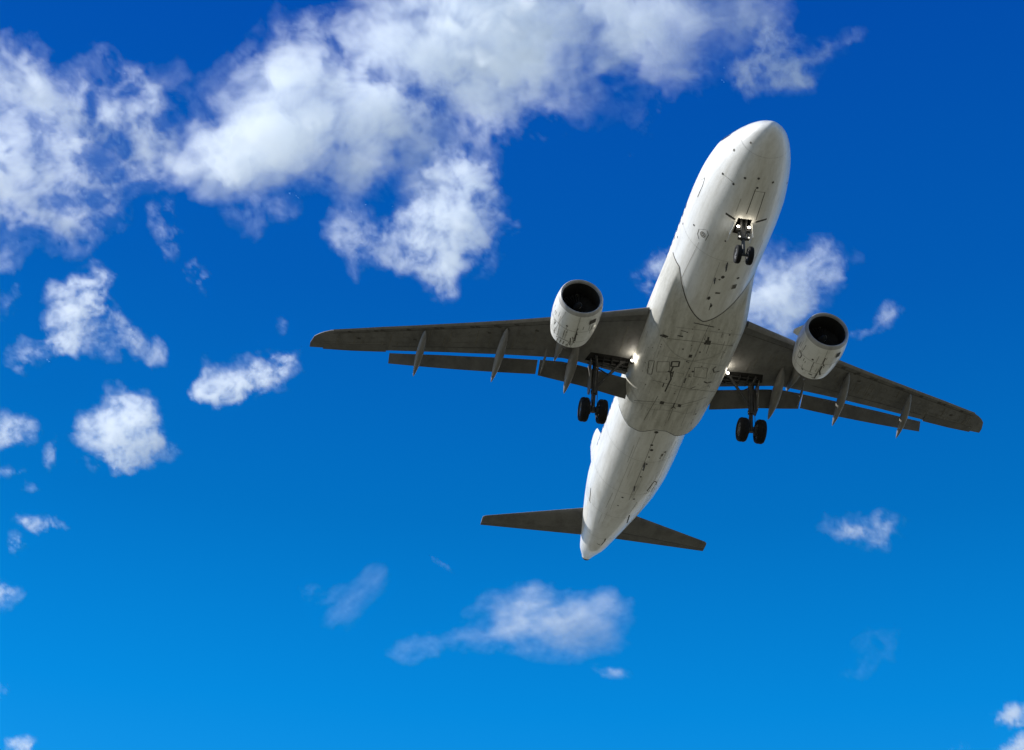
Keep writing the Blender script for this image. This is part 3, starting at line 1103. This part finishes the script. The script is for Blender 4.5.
def vnoise(x, y, seed):
    rs = np.random.RandomState(seed)
    T = rs.rand(256, 256)
    xi = np.floor(x).astype(int); yi = np.floor(y).astype(int)
    fx = x - xi; fy = y - yi
    fx = fx * fx * fx * (fx * (fx * 6 - 15) + 10); fy = fy * fy * fy * (fy * (fy * 6 - 15) + 10)
    a = T[xi % 256, yi % 256]; b = T[(xi + 1) % 256, yi % 256]
    c = T[xi % 256, (yi + 1) % 256]; d = T[(xi + 1) % 256, (yi + 1) % 256]
    return (a * (1 - fx) + b * fx) * (1 - fy) + (c * (1 - fx) + d * fx) * fy
def fbm(x, y, seed, octv=6, gain=.52):
    s = 0; a = 1; tot = 0
    for o in range(octv):
        ca, sa = math.cos(.7 * o + .3), math.sin(.7 * o + .3)
        s = s + a * vnoise((x * ca - y * sa) * 2 ** o + 17.3 * o, (x * sa + y * ca) * 2 ** o + 9.1 * o, seed + o)
        tot += a; a *= gain
    return s / tot

HC = 1150.0
def make_cloud(name, label, blobs, seed, thick=100., lam=48., hole=.95, step=1.7, high=HC, veil=.09, stretch=None, kind_group='clouds in the blue sky', gain=1.18, soft=.50, dens=1.0, lowv=.16, det=1.0):
    """blobs: (px, py, rx, ry, turn in degrees, strength), laid out in the plane square to the sight line at the cloud"""
    b = np.array([q[:4] for q in blobs], float)
    x0 = (b[:, 0] - 1.9 * np.maximum(b[:, 2], b[:, 3])).min(); x1 = (b[:, 0] + 1.9 * np.maximum(b[:, 2], b[:, 3])).max()
    y0 = (b[:, 1] - 1.9 * np.maximum(b[:, 2], b[:, 3])).min(); y1 = (b[:, 1] + 1.9 * np.maximum(b[:, 2], b[:, 3])).max()
    nx = int((x1 - x0) / step) + 2; ny = int((y1 - y0) / step) + 2
    X, Y = np.meshgrid(np.linspace(x0, x1, nx), np.linspace(y0, y1, ny), indexing='ij')
    wx = (fbm(X / 40, Y / 40, seed + 50, 4) - .5) * 34; wy = (fbm(X / 40, Y / 40, seed + 70, 4) - .5) * 34
    sc = min(1.0, (x1 - x0) / 160)
    Xw, Yw = X + wx * sc, Y + wy * sc
    inv = np.ones_like(X)
    for (px, py, rx, ry, ang, st) in blobs:
        ca, sa = math.cos(math.radians(ang)), math.sin(math.radians(ang))
        u = ((Xw - px) * ca + (Yw - py) * sa) / rx
        v = (-(Xw - px) * sa + (Yw - py) * ca) / ry
        inv = inv * (1 - min(st, .98) * np.exp(-(u * u + v * v) ** 1.25 * .9))
    B = 1 - inv
    if stretch:
        ca, sa = math.cos(math.radians(stretch[0])), math.sin(math.radians(stretch[0]))
        U = ((X * ca + Y * sa) / stretch[1]); V = (-X * sa + Y * ca)
    else:
        U, V = X + wx * .5, Y + wy * .5
    Nn = fbm(U / lam, V / lam, seed, 7, .60)
    Nn = np.clip((Nn - .27) / .46, 0, 1)
    N2 = fbm(U / (lam * .33) + 5.1, V / (lam * .33), seed + 30, 5, .58)
    N2 = np.clip((N2 - .25) / .5, 0, 1)
    Nl = np.clip((fbm(U / (lam * 1.5) + 3.3, V / (lam * 1.5), seed + 11, 4, .55) - .27) / .46, 0, 1)
    N3 = 1 - np.abs(2 * fbm(U / (lam * .22) + 1.7, V / (lam * .22), seed + 44, 4, .6) - 1) * 2.2     # fine filaments
    N3 = np.clip(N3, 0, 1)
    e = np.clip((B * gain - (1 - Nn) * hole - (1 - N2) * .24 * det - (1 - N3) * .10 * det + soft * .45) / (soft * 1.9), 0, 1)
    e = e ** 1.7 * (1.9 - .9 * e)
    d = dens * e * np.clip(B, 0, 1) ** 1.1 * (lowv + 1.05 * Nl) * (.78 - .38 * det + .75 * det * N2) * (1.0 - .2 * det + .3 * det * N3)
    dv = veil * np.clip(B * 1.2 - .10, 0, None) * (.15 + Nn * N2 * 1.9)
    d = np.clip(d + dv - .012, 0, None)
    edge = np.minimum(np.minimum(X - x0, x1 - X), np.minimum(Y - y0, y1 - Y)) / 14
    d = d * np.clip(edge, 0, 1)
    d[d < .0015] = 0
    # world frame at the cloud's centre
    cx, cy = (x0 + x1) / 2, (y0 + y1) / 2
    dr = sight(cx, cy)
    dist = high / dr.z
    org = Vector((CAM[0], CAM[1], CAM[2] + ALT)) + dr * dist
    right = Vector(ROT[0]); right = (right - dr * right.dot(dr)).normalized()
    down = dr.cross(right)
    m = dist / FPX / (dr.dot(Vector(ROT[2])))
    act = d > 0
    q = act[:-1, :-1] | act[1:, :-1] | act[:-1, 1:] | act[1:, 1:]
    used = np.zeros_like(act)
    used[:-1, :-1] |= q; used[1:, :-1] |= q; used[:-1, 1:] |= q; used[1:, 1:] |= q
    idx_top = -np.ones(act.shape, int); n = int(used.sum())
    idx_top[used] = np.arange(n)
    idx_bot = idx_top.copy()
    na = int(act.sum())
    idx_bot[act] = n + np.arange(na)
    bulge = (fbm(X / 90, Y / 90, seed + 90, 3) - .5) * thick * .8
    cs = np.stack([(X - cx) * m, (Y - cy) * m], -1)
    zf = bulge - d * thick * .45          # towards the viewer
    zb = bulge + d * thick * .55
    P = np.concatenate([np.column_stack([cs[used], zf[used]]), np.column_stack([cs[act], zb[act]])])
    I, J = np.nonzero(q)
    ft = np.stack([idx_top[I, J], idx_top[I, J + 1], idx_top[I + 1, J + 1], idx_top[I + 1, J]], 1)
    fb = np.stack([idx_bot[I, J], idx_bot[I + 1, J], idx_bot[I + 1, J + 1], idx_bot[I, J + 1]], 1)
    same = (ft.sum(1) == fb.sum(1)) & (ft[:, 0] == fb[:, 0]) & (ft[:, 2] == fb[:, 2])
    F = np.concatenate([ft[~same], fb[~same]])
    me = bpy.data.meshes.new(name)
    me.vertices.add(len(P)); me.vertices.foreach_set('co', P.astype(np.float32).ravel())
    me.loops.add(F.size); me.loops.foreach_set('vertex_index', F.astype(np.int32).ravel())
    me.polygons.add(len(F)); me.polygons.foreach_set('loop_start', np.arange(0, F.size, 4, dtype=np.int32))
    me.update(calc_edges=True)
    me.validate()
    me.materials.append(CLOUD)
    o = bpy.data.objects.new(name, me)
    COL.objects.link(o)
    mt = Matrix.Identity(4)
    for i in range(3):
        mt[i][0] = right[i]; mt[i][1] = down[i]; mt[i][2] = dr[i]; mt[i][3] = org[i]
    o.matrix_world = mt
    o['label'] = label
    o['category'] = 'cloud'
    o['group'] = kind_group
    return o

CL = [
 ('cloud', 'broad white cloud bank across the top of the sky, the largest cloud', 11, dict(thick=150, lam=74, high=1200, veil=.26, dens=1.15, lowv=.36, soft=.62, det=.5, hole=.86), [
   (610, 2, 125, 58, 8, .98), (500, 35, 85, 62, 10, .97), (560, 15, 70, 50, 0, .8), (660, 50, 58, 36, 20, .75), (420, 20, 60, 45, 0, .88), (722, 18, 44, 32, 0, .6), (545, 75, 50, 26, 30, .55),
   (345, 80, 66, 46, 10, .8), (285, 58, 46, 30, -20, .72), (270, 120, 55, 42, -25, .8), (215, 160, 36, 32, 0, .65), (345, 145, 40, 40, 40, .62), (400, 105, 45, 36, 0, .5), (485, 105, 36, 28, 20, .5), (310, 20, 40, 14, 0, .3),
   (380, 150, 130, 60, 0, .22), (560, 105, 110, 36, 20, .14), (200, 110, 90, 70, 0, .2)]),
 ('cloud', 'tall ragged white cloud at the left edge below the cloud bank', 23, dict(thick=115, lam=52, high=1120, veil=.24, det=.75), [
   (25, 85, 42, 30, 10, .8), (60, 130, 68, 48, 10, .85), (15, 190, 60, 46, 0, .95), (95, 175, 48, 38, -10, .7), (70, 215, 28, 34, 0, .7), (140, 135, 36, 40, 10, .5), (135, 78, 34, 20, 20, .45), (165, 170, 30, 30, 0, .5), (0, 250, 25, 20, 0, .4),
   (110, 150, 110, 90, 0, .22)]),
 ('cloud', 'soft white cloud hanging under the middle of the cloud bank', 43, dict(thick=95, lam=44, high=1230, veil=.18, dens=1.2, lowv=.42, hole=.84, soft=.6), [
   (460, 180, 25, 28, 20, .85), (442, 226, 40, 38, 0, .93), (444, 272, 24, 26, 0, .88), (375, 235, 28, 22, 30, .5), (348, 245, 14, 24, -20, .5), (472, 240, 28, 36, 0, .45), (420, 220, 90, 60, 0, .2)]),
 ('cloud', 'torn white scrap at the right end of the cloud bank', 41, dict(thick=70, lam=30, high=1190, dens=1.1, hole=.8, lowv=.35, soft=.6, veil=.2), [
   (784, 68, 26, 17, 20, .8), (748, 78, 17, 22, 0, .75), (778, 35, 20, 22, -20, .62), (822, 45, 40, 9, -28, .45), (800, 76, 22, 9, -20, .6), (790, 55, 60, 34, -15, .2)]),
 ('cloud', 'small upright puff below the ragged left cloud', 47, dict(thick=65, lam=26, high=1180), [(171, 222, 17, 22, 0, .8), (170, 245, 12, 14, 0, .5)]),
 ('cloud', 'faint scrap of cloud under the small upright puff', 53, dict(thick=50, lam=24, high=1180), [(205, 278, 16, 18, 20, .6), (195, 262, 10, 12, 0, .35)]),
 ('cloud', 'faint hazy patch under the left part of the cloud bank', 59, dict(thick=45, lam=36, high=1210, veil=.22, soft=.7), [(262, 214, 38, 20, -10, .52), (235, 200, 28, 24, 0, .3)]),
 ('cloud', 'white cloud with a ragged right side above the round left puff', 61, dict(thick=90, lam=34, high=1160, dens=1.15), [
   (80, 302, 30, 27, 10, .92), (104, 328, 30, 24, 20, .88), (70, 342, 22, 18, 0, .8), (130, 345, 22, 16, 0, .55), (150, 350, 12, 14, 0, .5), (92, 272, 18, 14, -20, .6)]),
 ('cloud', 'thin scrap of cloud left of the ragged-sided white cloud', 67, dict(thick=60, lam=26, high=1170), [(28, 356, 20, 18, 0, .65), (8, 300, 16, 16, 0, .6), (8, 270, 16, 10, 0, .5)]),
 ('cloud', 'compact white cloud near the tip of the left wing', 71, dict(thick=90, lam=30, high=1210, dens=1.3), [
   (232, 384, 27, 20, 0, .95), (256, 372, 28, 20, -8, .9), (282, 362, 16, 14, 0, .75), (212, 386, 14, 12, 0, .8), (255, 378, 54, 34, 0, .2)]),
 ('cloud', 'tiny wisp above the compact white cloud', 73, dict(thick=35, lam=16, high=1200), [(282, 327, 7, 10, 0, .65)]),
 ('cloud', 'round puffy white cloud low on the left', 79, dict(thick=100, lam=34, high=1150, dens=1.15, soft=.6, lowv=.3, hole=1.0), [
   (119, 432, 33, 29, 0, .95), (130, 408, 22, 16, 0, .9), (114, 456, 20, 16, 0, .85), (146, 438, 16, 16, 0, .6), (166, 450, 14, 9, 0, .35), (120, 430, 64, 54, 0, .18)]),
 ('cloud', 'small white cloud at the left edge beside the round puffy one', 83, dict(thick=70, lam=26, high=1130), [(14, 428, 26, 16, 10, .85), (0, 436, 20, 14, 0, .8)]),
 ('cloud', 'little flat cloud at the left edge under its twin', 89, dict(thick=60, lam=24, high=1120), [(10, 470, 20, 10, 0, .8), (30, 484, 14, 7, 20, .4)]),
 ('cloud', 'tiny vertical wisp left of the round puffy cloud', 97, dict(thick=40, lam=18, high=1120), [(50, 452, 9, 16, 10, .6)]),
 ('cloud', 'flat wispy streak of cloud below the round puffy cloud', 101, dict(thick=60, lam=22, high=1110), [(35, 520, 20, 9, 5, .85), (62, 521, 16, 6, 8, .7)]),
 ('cloud', 'tiny puff hanging under the flat wispy streak', 103, dict(thick=45, lam=16, high=1100), [(15, 542, 9, 13, -10, .75)]),
 ('cloud', 'small bright puff cut by the left edge, low in the sky', 107, dict(thick=60, lam=22, high=1090), [(4, 594, 14, 16, 0, .85)]),
 ('cloud', 'tiny dim wisp at the left edge near the bottom', 109, dict(thick=40, lam=18, high=1080), [(4, 692, 14, 8, 20, .6)]),
 ('cloud', 'small white cloud rising from the bottom left corner', 113, dict(thick=60, lam=22, high=1060), [(22, 746, 16, 10, -10, .85)]),
 ('cloud', 'white cloud behind the fuselage, between the nose wheels and the right engine', 127, dict(thick=95, lam=44, high=1240, dens=1.3, soft=.65, veil=.2, det=.5, lowv=.4), [
   (795, 275, 44, 34, -10, .9), (768, 302, 38, 34, 0, .9), (825, 262, 22, 18, 0, .65), (745, 270, 40, 40, 0, .6)]),
 ('cloud', 'soft white patch just left of the front fuselage', 131, dict(thick=70, lam=34, high=1260), [(664, 278, 24, 28, 0, .75), (645, 292, 14, 14, 0, .4)]),
 ('cloud', 'faint bent wisp right of the cloud behind the nose', 137, dict(thick=50, lam=26, high=1230), [(890, 318, 14, 12, -40, .68), (866, 328, 18, 8, 0, .42), (840, 335, 22, 14, 0, .3)]),
 ('cloud', 'soft white cloud low in the middle below the tail', 139, dict(thick=80, lam=48, high=1120, hole=.62, soft=.85, veil=.2, dens=.85, det=.6, stretch=(-8, 1.6)), [
   (562, 622, 58, 27, 5, .8), (530, 606, 34, 20, 0, .6), (470, 632, 50, 20, -14, .42), (425, 642, 36, 14, -10, .34), (600, 610, 26, 22, 0, .5), (575, 650, 16, 18, 30, .3)]),
 ('cloud', 'short thin streak right under the soft middle cloud', 149, dict(thick=45, lam=24, high=1110, stretch=(12, 2.)), [(608, 668, 24, 7, 12, .62)]),
 ('cloud', 'feathery veil of cloud left of the soft middle cloud', 151, dict(thick=40, lam=30, high=1130, stretch=(-38, 2.4), veil=.12, dens=.2, soft=1.0, hole=.8), [(350, 602, 34, 20, -35, .55), (322, 592, 24, 10, -10, .5), (370, 585, 18, 10, -50, .4)]),
 ('cloud', 'hair-thin streak of cloud below the left tailplane', 157, dict(thick=30, lam=16, high=1150, stretch=(38, 2.)), [(446, 564, 16, 4, 38, .68)]),
 ('cloud', 'lone small cloud with two tufts in the lower right sky', 163, dict(thick=55, lam=30, high=1130, hole=.85, dens=.85, soft=.65, veil=.2), [
   (848, 528, 26, 12, 10, .7), (882, 530, 24, 14, -10, .7), (884, 518, 10, 14, 0, .5), (876, 545, 10, 12, 0, .5)]),
 ('cloud', 'faint veil under the lone small cloud on the right', 167, dict(thick=30, lam=40, high=1120, hole=.8, dens=.33, soft=.9, veil=.12), [(880, 640, 30, 14, -20, .42), (870, 670, 36, 12, -20, .35)]),
 ('cloud', 'small bright cloud at the right edge near the bottom', 173, dict(thick=60, lam=24, high=1060), [(1008, 717, 20, 10, -8, .85), (1022, 712, 14, 10, 0, .8)]),
 ('cloud', 'cloud cut by the bottom right corner', 179, dict(thick=65, lam=24, high=1050), [(1016, 748, 24, 10, -8, .9)]),
 ('cloud', 'tiny puff touching the bottom edge near the right corner', 181, dict(thick=45, lam=18, high=1050), [(958, 747, 14, 9, 0, .75)]),
]
for nm, lb, sd_, kw, bl in CL:
    make_cloud(nm, lb, bl, sd_, **kw)
